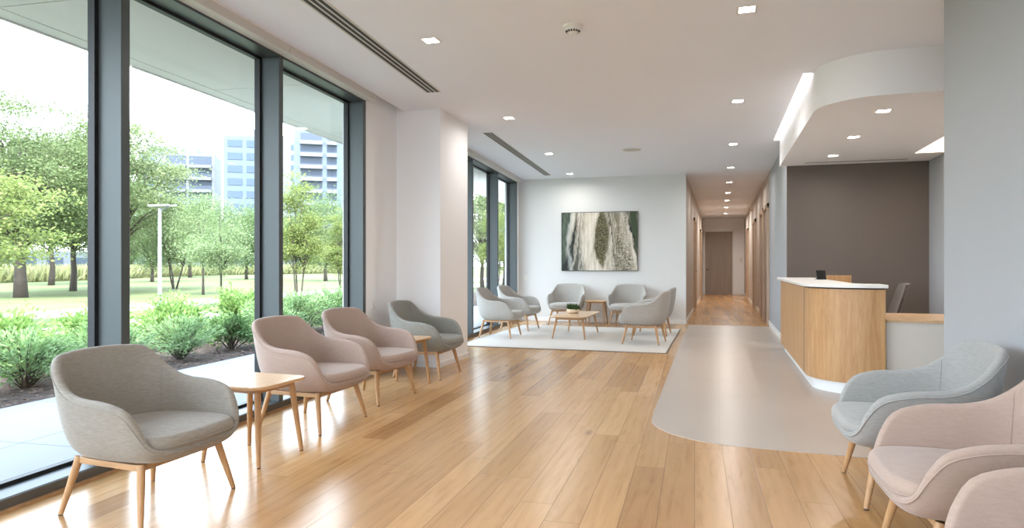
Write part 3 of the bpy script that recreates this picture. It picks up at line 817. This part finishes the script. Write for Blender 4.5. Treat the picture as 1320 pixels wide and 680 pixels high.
def strip(name, x0, x1, z1, mat, y0=-40, y1=140, kind='structure', label=None, cat=None):
    o = MB().box(x0, x1, y0, y1, -.35, z1).build(name, mat, loc=WO, rz=WA)
    o['kind'] = kind
    return o
struct(strip('ground_paving', -2.5, -.21, -.03, M['pave']))
bed = strip('ground_planting_bed', -5.3, -2.5, -.04, M['mulch'])
strip('ground_lawn', -260, -5.3, -.06, M['grass'], -90, 320)
strip('ground_near_walk', -9.1, -7.4, -.045, M['walk'], -60, 160)
strip('ground_far_walk', -13.6, -11.4, -.045, M['walk'], -60, 160)
struct(MB().box(-3.2, 14, -34, -3.66, -.35, -.02).build('added_ground_plaza', M['walk']))  # unseen concrete added to bounce sunlight up to the ceiling
# mulch chips
ch = MB()
for k in range(2600):
    x, y = -2.52 - 1.5 * random.random() ** 1.3, random.uniform(-1, 15)
    a = random.random() * PI; l = random.uniform(.012, .035); w_ = l * .4; z = -.035 + random.random() * .02
    ca, sa = math.cos(a), math.sin(a)
    ch.add([(x + ca * l, y + sa * l, z), (x - sa * w_, y + ca * w_, z + .008), (x - ca * l, y - sa * l, z + .004), (x + sa * w_, y - ca * w_, z - .004)], [(0, 1, 2, 3)])
o = ch.build('bark_chips', plain('bark_chip', (96, 78, 66), .9), loc=WO, rz=WA); tag(o, 'loose brown bark chips scattered over the planting bed', 'mulch', kind='stuff')

def leaf_mesh(name, P, size, flat=.4, aspect=.55, dirs=None):
    n = len(P)
    d = RNG.normal(size=(n, 3)) if dirs is None else dirs + RNG.normal(size=(n, 3)) * .35
    d[:, 2] *= flat; d /= np.linalg.norm(d, axis=1, keepdims=True) + 1e-9
    q = RNG.normal(size=(n, 3)); s = np.cross(d, q); s /= np.linalg.norm(s, axis=1, keepdims=True) + 1e-9
    L = size * RNG.uniform(.7, 1.3, (n, 1))
    V = np.stack([P, P + d * L * .5 + s * L * aspect * .5, P + d * L, P + d * L * .5 - s * L * aspect * .5], 1).reshape(-1, 3)
    me = bpy.data.meshes.new(name)
    me.vertices.add(4 * n); me.vertices.foreach_set('co', V.astype(np.float32).ravel())
    me.loops.add(4 * n); me.loops.foreach_set('vertex_index', np.arange(4 * n, dtype=np.int32))
    me.polygons.add(n); me.polygons.foreach_set('loop_start', np.arange(0, 4 * n, 4, dtype=np.int32))
    me.polygons.foreach_set('loop_total', np.full(n, 4, dtype=np.int32))
    me.update(); me.validate(); return me

def tree_proto(name, H, R, trunk_h, trunk_r, nleaf, lsize, lmat, bmat, stems=1, shape='round', nclump=60, spread=.17, flatc=.45):
    """skeleton: trunk + branches to clump centres; leaves around clumps"""
    rnd = np.random.default_rng(abs(hash(name)) % 1000 if False else len(name) * 7 + int(H * 10))
    t = empty(name)
    cz = (trunk_h + H) / 2; hz = (H - trunk_h) / 2
    cl = []
    while len(cl) < nclump:
        p = rnd.uniform(-1, 1, 3); q = np.linalg.norm(p)
        if q > 1 or q < .35: continue
        if shape == 'cone' and math.hypot(p[0], p[1]) > .28 + .72 * (1 - (p[2] + 1) / 2): continue
        if shape == 'vase' and math.hypot(p[0], p[1]) > .45 + .55 * (p[2] + 1) / 2: continue
        cl.append(p * [R, R, hz] + [0, 0, cz])
    cl = np.array(cl)
    bark = MB(); stem_tops = []
    for s in range(stems):
        a = 2 * PI * s / max(stems, 1) + .4; k = 0 if stems == 1 else 1
        x0, y0 = .06 * k * math.cos(a), .06 * k * math.sin(a)
        x1, y1 = .30 * R * k * math.cos(a), .30 * R * k * math.sin(a)
        tr = trunk_r / (1 if stems == 1 else 1.6)
        pts = [(x0, y0, -.1), (x0 + (x1 - x0) * .3 + .03 * R * rnd.normal() * .5, y0 + (y1 - y0) * .3, trunk_h * .5), (x1 * .75, y1 * .75, trunk_h), (x1, y1, cz)]
        bark.tube(pts, [tr * 1.35, tr, tr * .85, tr * .5], 9); stem_tops.append((x1, y1))
    for p in cl[::2]:
        sx, sy = stem_tops[int(rnd.integers(len(stem_tops)))]
        z0 = trunk_h * .9 + (p[2] - trunk_h) * .35 * rnd.uniform(.3, 1)
        z0 = min(z0, p[2])
        a = np.array([sx * .8, sy * .8, max(z0, trunk_h * .75)]); m = (a + p) / 2 + [0, 0, .08 * R]
        bark.tube([a, m, p], [trunk_r * .42, trunk_r * .24, trunk_r * .06], 5)
    bark.build('trunk', bmat, t, smooth='all')
    ids = rnd.integers(0, nclump, nleaf)
    g = rnd.normal(size=(nleaf, 3)) * [1, 1, flatc] * (R * spread * 1.4)
    P = cl[ids] + g; P[:, 2] = np.maximum(P[:, 2], trunk_h * .7)
    me = leaf_mesh(name + '_leaves', P, lsize); me.materials.append(lmat)
    link(bpy.data.objects.new('foliage', me), t)
    return t
bark = paint('bark', (78, 70, 62), .9, var=.25, bump=.5, scale=20)
L1 = leafmat('leaf_mid', (140, 154, 102), (100, 120, 72), .4, .62)  # tree greens lifted, distant haze put into the leaf colours
L2 = leafmat('leaf_bright', (166, 176, 104), (130, 150, 78), .45, .6)
L3 = leafmat('leaf_pale', (160, 172, 122), (124, 142, 92), .4, .62)
L4 = leafmat('leaf_dark', (134, 154, 102), (104, 128, 78), .35)
L5 = leafmat('leaf_grey', (160, 178, 126), (126, 150, 100), .35)

def place(o, px, d, label, cat='tree', s=1.0, rz=0, sz=None, group=None):
    # world spot of a bearing (px in the 1320 frame) and a distance
    u = (px - 660) / 880 * d; c, s_ = .9569, .2904
    o.location = (u * c - d * s_, u * s_ + d * c, -.06); o.rotation_euler = (0, 0, rz)
    o.scale = (s, s, sz or s); o['label'] = label; o['category'] = cat
    if group: o['group'] = group
    return o
oak = tree_proto('shade_tree', 7.9, 3.9, 2.0, .20, 60000, .105, L1, bark, nclump=130, spread=.10, flatc=.30)
place(oak, 27, 26.6, 'big spreading shade tree on the lawn at far left, thick trunk')
mid = tree_proto('lawn_tree', 7.6, 2.9, 1.9, .13, 34000, .115, L3, bark, nclump=90, spread=.12, flatc=.35)
place(mid, 94, 33, 'tall tree on the lawn just right of the big shade tree')
place(copy_tree(mid), 66, 42, 'tree with slim trunk farther back behind the big shade tree', s=1.15, rz=1.2)
place(copy_tree(mid), 152, 31, 'tall green tree mostly behind the first grey window mullion', s=1.02, rz=2.2)
br = tree_proto('young_tree', 3.4, 1.9, 1.0, .09, 22000, .075, L2, bark, nclump=70, spread=.12, flatc=.25)
place(br, -92, 12.5, 'bright yellow-green tree close to the window at the left picture edge', rz=.5)
pale = tree_proto('multi_stem_tree', 3.7, 1.75, 1.2, .06, 16000, .075, L3, bark, stems=3, shape='vase')
place(pale, 225, 36, 'pale spreading multi-stem tree behind the lamp post', s=1.08, rz=.3)
sap = tree_proto('sapling_tree', 3.25, .98, 1.15, .035, 11000, .06, L5, bark, shape='cone', nclump=50)
place(sap, 285, 21, 'slim young greyish green tree beside the pale path')
place(copy_tree(sap), 262, 29, 'darker young tree just left of and behind the slim tree by the path', s=1.3, rz=1)
ms = tree_proto('birch_tree', 3.95, .78, 1.2, .04, 14000, .06, L2, bark, stems=3, shape='cone', nclump=50)
place(ms, 384, 20, 'light green multi-stem tree in the third window pane')
place(copy_tree(ms), 440, 24, 'narrow light green tree at the right edge of the third pane', s=.82, rz=2)
dk = tree_proto('dense_tree', 8.6, 3.4, 1.6, .16, 18000, .17, L4, bark, nclump=60)
place(dk, 420, 52, 'dense dull green tree behind the third window pane', s=.78)
place(copy_tree(dk), 318, 58, 'dense green tree behind and right of the slim path tree', s=.74, rz=1)
place(copy_tree(dk), 245, 66, 'dense dark tree below the white apartment tower', s=.92, rz=2)
place(copy_tree(dk), 196, 50, 'dense green tree just right of the first mullion', s=.68, rz=3)
place(copy_tree(mid), 622, 33, 'pale green tree seen through the left pane of the far window', s=.72, rz=2.6)
place(copy_tree(mid), 650, 40, 'pale green tree seen through the right pane of the far window', s=.85, rz=.6)
place(copy_tree(ms), 640, 26, 'narrow young tree outside the far window between its panes', s=.9, rz=.6)
rowt = tree_proto('backdrop_tree', 9.6, 4.3, 1.3, .17, 14000, .22, L4, bark, nclump=55)
rowt2 = tree_proto('backdrop_tree', 8.8, 4.5, 1.2, .17, 14000, .22, L1, bark, nclump=50)
k = 0
for y in range(-26, 150, 8):
    x = -62 - 11 * (k % 2) - 2 * math.sin(y * .7)
    wx, wy = wl(x, y)
    base = (rowt, rowt2)[k % 2]
    o = base if k < 2 else copy_tree(base)
    o.location = (wx, wy, -.06); o.rotation_euler = (0, 0, k * 1.3); s = .9 + .22 * math.sin(k * 2.1); o.scale = (s, s, s)
    tag(o, 'broad tree in the line of trees closing off the far side of the park', 'tree', 'trees in the line beyond the park'); k += 1

# shrubs in the planting bed
def shrub_proto(name, kind, mat, nleaf, R, H, ls):
    t = empty(name); n = 26 if kind != 'feather' else 60
    stem = MB(); tips = []
    P = []; D = []
    for i in range(n):
        a = random.random() * 2 * PI; e = random.uniform(.15, 1.0)
        rr = R * e; h = H * (1 - .55 * e * e) * random.uniform(.75, 1.05)
        p = np.array([rr * math.cos(a), rr * math.sin(a), h]); m = p * [.45, .45, .65]
        stem.tube([(0, 0, -.03), tuple(m), tuple(p)], [.008, .006, .002], 4)
        m_ = nleaf // n
        s = np.sort(RNG.uniform(.3, 1, m_)) if kind == 'feather' else RNG.uniform(.45, 1.05, m_)
        q = np.where(s[:, None] < .5, m * (s[:, None] * 2), m + (p - m) * (s[:, None] * 2 - 1))
        sp_ = .05 if kind == 'feather' else .11
        P.append(q + RNG.normal(size=(m_, 3)) * R * sp_)
        dr = (p - m) / (np.linalg.norm(p - m) + 1e-6); D.append(np.tile(dr, (m_, 1)))
    P = np.vstack(P); P[:, 2] = np.maximum(P[:, 2], .02)
    stem.build('stems', bark, t)
    me = leaf_mesh(name + '_leaves', P, ls, flat=1, aspect=.28 if kind == 'feather' else .5, dirs=np.vstack(D)); me.materials.append(mat)
    link(bpy.data.objects.new('foliage', me), t); return t
S1 = leafmat('shrub_green', (160, 188, 112), (112, 148, 76), .4, .85)
S2 = leafmat('shrub_blue_green', (158, 186, 130), (118, 152, 96), .38, .85)
S3 = leafmat('shrub_dark', (120, 150, 92), (82, 114, 64), .3, .85)
pA = shrub_proto('leafy_shrub', 'leaf', S1, 3600, .62, .66, .062)
pB = shrub_proto('feathery_shrub', 'feather', S2, 5200, .62, .55, .05)
pC = shrub_proto('low_shrub', 'leaf', S3, 2600, .40, .42, .05)
used = set()
spots = [('A', -3.35, 3.3, 1.05, 'leafy green shrub outside the first pane, right behind the foreground armchair'),
         ('A', -3.7, 2.3, 1.0, 'leafy green shrub outside the first pane at the left picture edge'),
         ('B', -3.05, 3.0, .8, 'low blue-green shrub at the paving edge at the left picture edge'),
         ('A', -3.6, 4.5, 1.0, 'leafy green shrub half hidden behind the first mullion'),
         ('B', -3.3, 5.6, 1.0, 'feathery shrub at the left of the middle pane'),
         ('B', -3.35, 6.7, 1.0, 'feathery shrub in the middle of the second pane'),
         ('B', -3.2, 7.8, .95, 'round feathery shrub before the nearer pink armchair'),
         ('C', -3.2, 8.9, 1.1, 'dark low shrub in front of the second mullion'),
         ('A', -4.3, 6.2, 1.0, 'tall leafy shrub at the back of the bed in the second pane'),
         ('A', -4.3, 7.6, .95, 'leafy shrub at the back of the bed, right half of the second pane'),
         ('A', -4.4, 9.1, 1.0, 'leafy shrub at the back of the bed near the second mullion'),
         ('B', -3.4, 10.2, 1.1, 'feathery shrub at the left of the third pane'),
         ('B', -3.6, 11.6, 1.25, 'large feathery shrub in the third pane above the pink armchair'),
         ('C', -3.1, 12.2, 1.1, 'dark low shrub at the right of the third pane'),
         ('B', -3.8, 13.2, 1.3, 'large blue-green shrub by the right jamb of the third pane'),
         ('A', -4.5, 11, 1.1, 'leafy shrub at the back of the bed in the third pane'),
         ('A', -3.9, 15, 1.0, 'leafy shrub in the bed beyond the near window'),
         ('B', -3.6, 16.8, 1.1, 'feathery shrub in the bed beyond the white column'),
         ('A', -4.0, 18.6, 1.1, 'leafy shrub outside the far window'),
         ('B', -3.7, 20.5, 1.2, 'feathery shrub outside the far window, farther along'),
         ('A', -3.9, 22.6, 1.2, 'leafy shrub far along the bed outside the far window'),
         ('C', -3.0, 4.3, .9, 'small dark shrub on the mulch by the first mullion'),
         ('A', -4.7, 3.4, .9, 'leafy shrub at the back of the bed in the first pane'),
         ('A', -4.2, 1.2, 1.0, 'leafy shrub in the bed left of the picture')]
for i, (k_, x, y, s, lab) in enumerate(spots):
    base = {'A': pA, 'B': pB, 'C': pC}[k_]
    o = copy_tree(base) if k_ in used else base
    used.add(k_)
    wx, wy = wl(x, y); o.location = (wx, wy, -.05); o.rotation_euler = (0, 0, i * 1.7); s *= 1.15; o.scale = (s, s, s * .95)
    tag(o, lab, 'shrub', 'shrubs in the planting bed')

# meadow grass band beyond the lawn
n = 26000
yy = RNG.uniform(-20, 110, n); xx = -44 - RNG.uniform(0, 5, n) - 3 * np.sin(yy * .12)
P = np.stack([xx, yy, np.full(n, -.06)], 1); up = np.tile([0, 0, 1.0], (n, 1))
me = leaf_mesh('meadow_grass', P, 1.15, flat=1, aspect=.12, dirs=up); me.materials.append(leafmat('meadow', (186, 184, 138), (156, 162, 106), .4, .6))
o = bpy.data.objects.new('meadow_grass', me); link(o); o.location = WO; o.rotation_euler = (0, 0, WA)
tag(o, 'band of tall pale meadow grass across the far lawn', 'grass', kind='stuff')

# lamp post
M['post'] = plain('post_grey', (128, 131, 134), .4)
t = thing('lamp_post', 'slender white lamp post on the lawn beside the path', 'lamp post')
place(t, 206, 16.1, 'slender white lamp post on the lawn beside the path', 'lamp post')
MB().tube([(0, 0, 0), (0, 0, 2.62)], [.05, .036], 14).build('pole', M['post'], t, smooth=True)
MB().lathe([(0, 0), (.12, 0), (.12, .03), (.06, .05), (0, .05)], 20).build('base_plate', M['post'], t, smooth=True)
MB().tube([(0, 0, 2.58), (.18, .12, 2.68), (.30, .20, 2.70)], .018, 8).build('arm', M['post'], t, smooth=True)
MB().box(-.30, .24, -.07, .07, 2.66, 2.71).build('lamp_head', M['steel'], t, bevel=.01)

# towers
M['tw'] = paint('tower_white', (102, 106, 112), .7, bump=0); M['tb'] = paint('tower_blue_grey', (86, 97, 110), .6, bump=0)
M['tg'] = plain('tower_glass', (54, 70, 86), .25, .1); M['td'] = plain('tower_dark_window', (54, 64, 78), .6)  # second glass tone is for balcony bays and the low building
def tower(label, px, d, W, D, H, floors, bays, wallm, slabm):
    t = thing('apartment_tower', label, 'building'); place(t, px, d, label, 'building')
    t.rotation_euler = (0, 0, math.atan2(.2904, .9569) + .25)
    t.location.z = -.1
    MB().box(-W / 2, W / 2, 0, D, 0, H).build('walls', wallm, t)
    MB().box(-W / 2 + 2, W / 2 - 5, 2, D - 2, H, H + 2.2).build('roof_plant', M['tw'], t)
    fh = (H - 1.5) / floors
    for i in range(floors):
        z = 1.0 + i * fh
        for (a, b, kind) in bays:
            x0, x1 = -W / 2 + a * W, -W / 2 + b * W
            if kind == 'w':
                MB().box(x0, x1, -.12, 0, z + fh * .28, z + fh * .82).build('window', M['tg'], t)
            else:
                wn = MB().box(x0, x1, -.1, 0, z + fh * .2, z + fh * .95).build('window', M['td'], t)
                MB().box(x0 - .1, x1 + .1, -1.3, 0, z - .1, z + .75).build('balcony', slabm, t)
tower('white apartment tower with balconies, leftmost on the skyline', 228, 195, 20, 12, 33, 9, [(.04, .2, 'w'), (.36, .62, 'b'), (.66, .96, 'b')], M['tw'], M['tw'])
tower('tall blue-grey glazed tower beside the second mullion', 322, 180, 13, 16, 35, 10, [(.08, .36, 'w'), (.44, .94, 'w')], M['tb'], M['tw'])
tower('white tower with small windows behind the second mullion', 370, 232, 13, 12, 43, 12, [(.6, .7, 'w'), (.8, .9, 'w'), (.1, .3, 'w')], M['tw'], M['tw'])
tower('pale tower with balcony bays in the third window pane', 422, 160, 15, 14, 32.5, 11, [(.10, .42, 'b'), (.50, .64, 'b'), (.74, .97, 'w')], M['tb'], M['tw'])
t = thing('low_building', 'x', 'building'); place(t, 150, 95, 'long low white building seen under the trees', 'building'); t.location = (-100, 62, -.1); t.rotation_euler = (0, 0, PI / 2 + WA)
MB().box(-40, 40, 0, 8, 0, 3.4).build('walls', M['tw'], t)
for i in range(16): MB().box(-38 + i * 4.8, -35 + i * 4.8, -.06, 0, .7, 2.4).build('window', M['td'], t)

# ------------------------------------------------------------------ light
w = bpy.data.worlds.new('sky'); SC.world = w; w.use_nodes = True
nt = w.node_tree; n_ = nt.nodes; l_ = nt.links; bg = n_['Background']
tc = n_.new('ShaderNodeTexCoord'); sx = n_.new('ShaderNodeSeparateXYZ'); l_.new(tc.outputs['Generated'], sx.inputs[0])
rp = n_.new('ShaderNodeValToRGB'); l_.new(sx.outputs[2], rp.inputs[0])
rp.color_ramp.elements[0].position = 0; rp.color_ramp.elements[0].color = (.78, .885, 1, 1)
rp.color_ramp.elements[1].position = 1; rp.color_ramp.elements[1].color = (.40, .62, 1, 1)
e = rp.color_ramp.elements.new(.35); e.color = (.66, .82, 1, 1)
ns = n_.new('ShaderNodeTexNoise'); ns.inputs['Scale'].default_value = 2.6; ns.inputs['Detail'].default_value = 6
mp = n_.new('ShaderNodeMapping'); mp.inputs['Scale'].default_value = (1, 1, 2.5); l_.new(tc.outputs['Generated'], mp.inputs[0]); l_.new(mp.outputs[0], ns.inputs['Vector'])
r2 = n_.new('ShaderNodeValToRGB'); r2.color_ramp.elements[0].position = .42; r2.color_ramp.elements[1].position = .68; l_.new(ns.outputs['Fac'], r2.inputs[0])
mx = n_.new('ShaderNodeMix'); mx.data_type = 'RGBA'; l_.new(r2.outputs[0], mx.inputs[0]); l_.new(rp.outputs[0], mx.inputs[6]); mx.inputs[7].default_value = (.92, .96, 1, 1)
l_.new(mx.outputs[2], bg.inputs[0]); bg.inputs[1].default_value = 4.4

S = bpy.data.lights.new('sun', 'SUN'); S.energy = 6.5; S.angle = math.radians(1.2); S.color = (1, .96, .9)
so_ = bpy.data.objects.new('sun', S); link(so_)
so_.rotation_euler = Vector((.45, -.70, 1.05)).to_track_quat('Z', 'Y').to_euler()

# portals guide daylight sampling through the window openings and the added rear glazing
L = bpy.data.lights.new('added_window_portal', 'AREA'); L.shape = 'RECTANGLE'; L.size = 4.6; L.size_y = 2.9; L.cycles.is_portal = True
o = bpy.data.objects.new('added_window_portal', L); link(o); o.location = (-.875, -3.7, 1.5); o.rotation_euler = (PI / 2, 0, 0)
for y0, y1 in ((-3.4, 6.7), (9.35, 14.4)):
    L = bpy.data.lights.new('window_portal', 'AREA'); L.shape = 'RECTANGLE'; L.size = y1 - y0; L.size_y = 2.95; L.cycles.is_portal = True
    o = bpy.data.objects.new('window_portal', L); link(o)
    x, y = wl(-.25, (y0 + y1) / 2); o.location = (x, y, 1.55)
    o.rotation_euler = (Matrix.Rotation(WA, 4, 'Z') @ Matrix(((0, 0, -1, 0), (1, 0, 0, 0), (0, -1, 0, 0), (0, 0, 0, 1)))).to_euler()

# ------------------------------------------------------------------ camera
cam = bpy.data.cameras.new('camera'); co = bpy.data.objects.new('camera', cam); link(co)
cam.sensor_width = 36; cam.lens = 36 * 880 / 1320; cam.clip_end = 1000
co.location = (0, 0, 1.25); co.rotation_euler = (PI / 2, 0, math.radians(16.88))
SC.camera = co
vs_ = SC.view_settings; vs_.view_transform = 'Standard'; vs_.look = 'None'; vs_.gamma = 1; vs_.exposure = 1.28; vs_.use_curve_mapping = False
SC.cycles.max_bounces = 10; SC.cycles.diffuse_bounces = 6; SC.cycles.transparent_max_bounces = 16; SC.cycles.use_denoising = True
SC.cycles.sample_clamp_indirect = 8; SC.cycles.caustics_reflective = False; SC.cycles.caustics_refractive = False
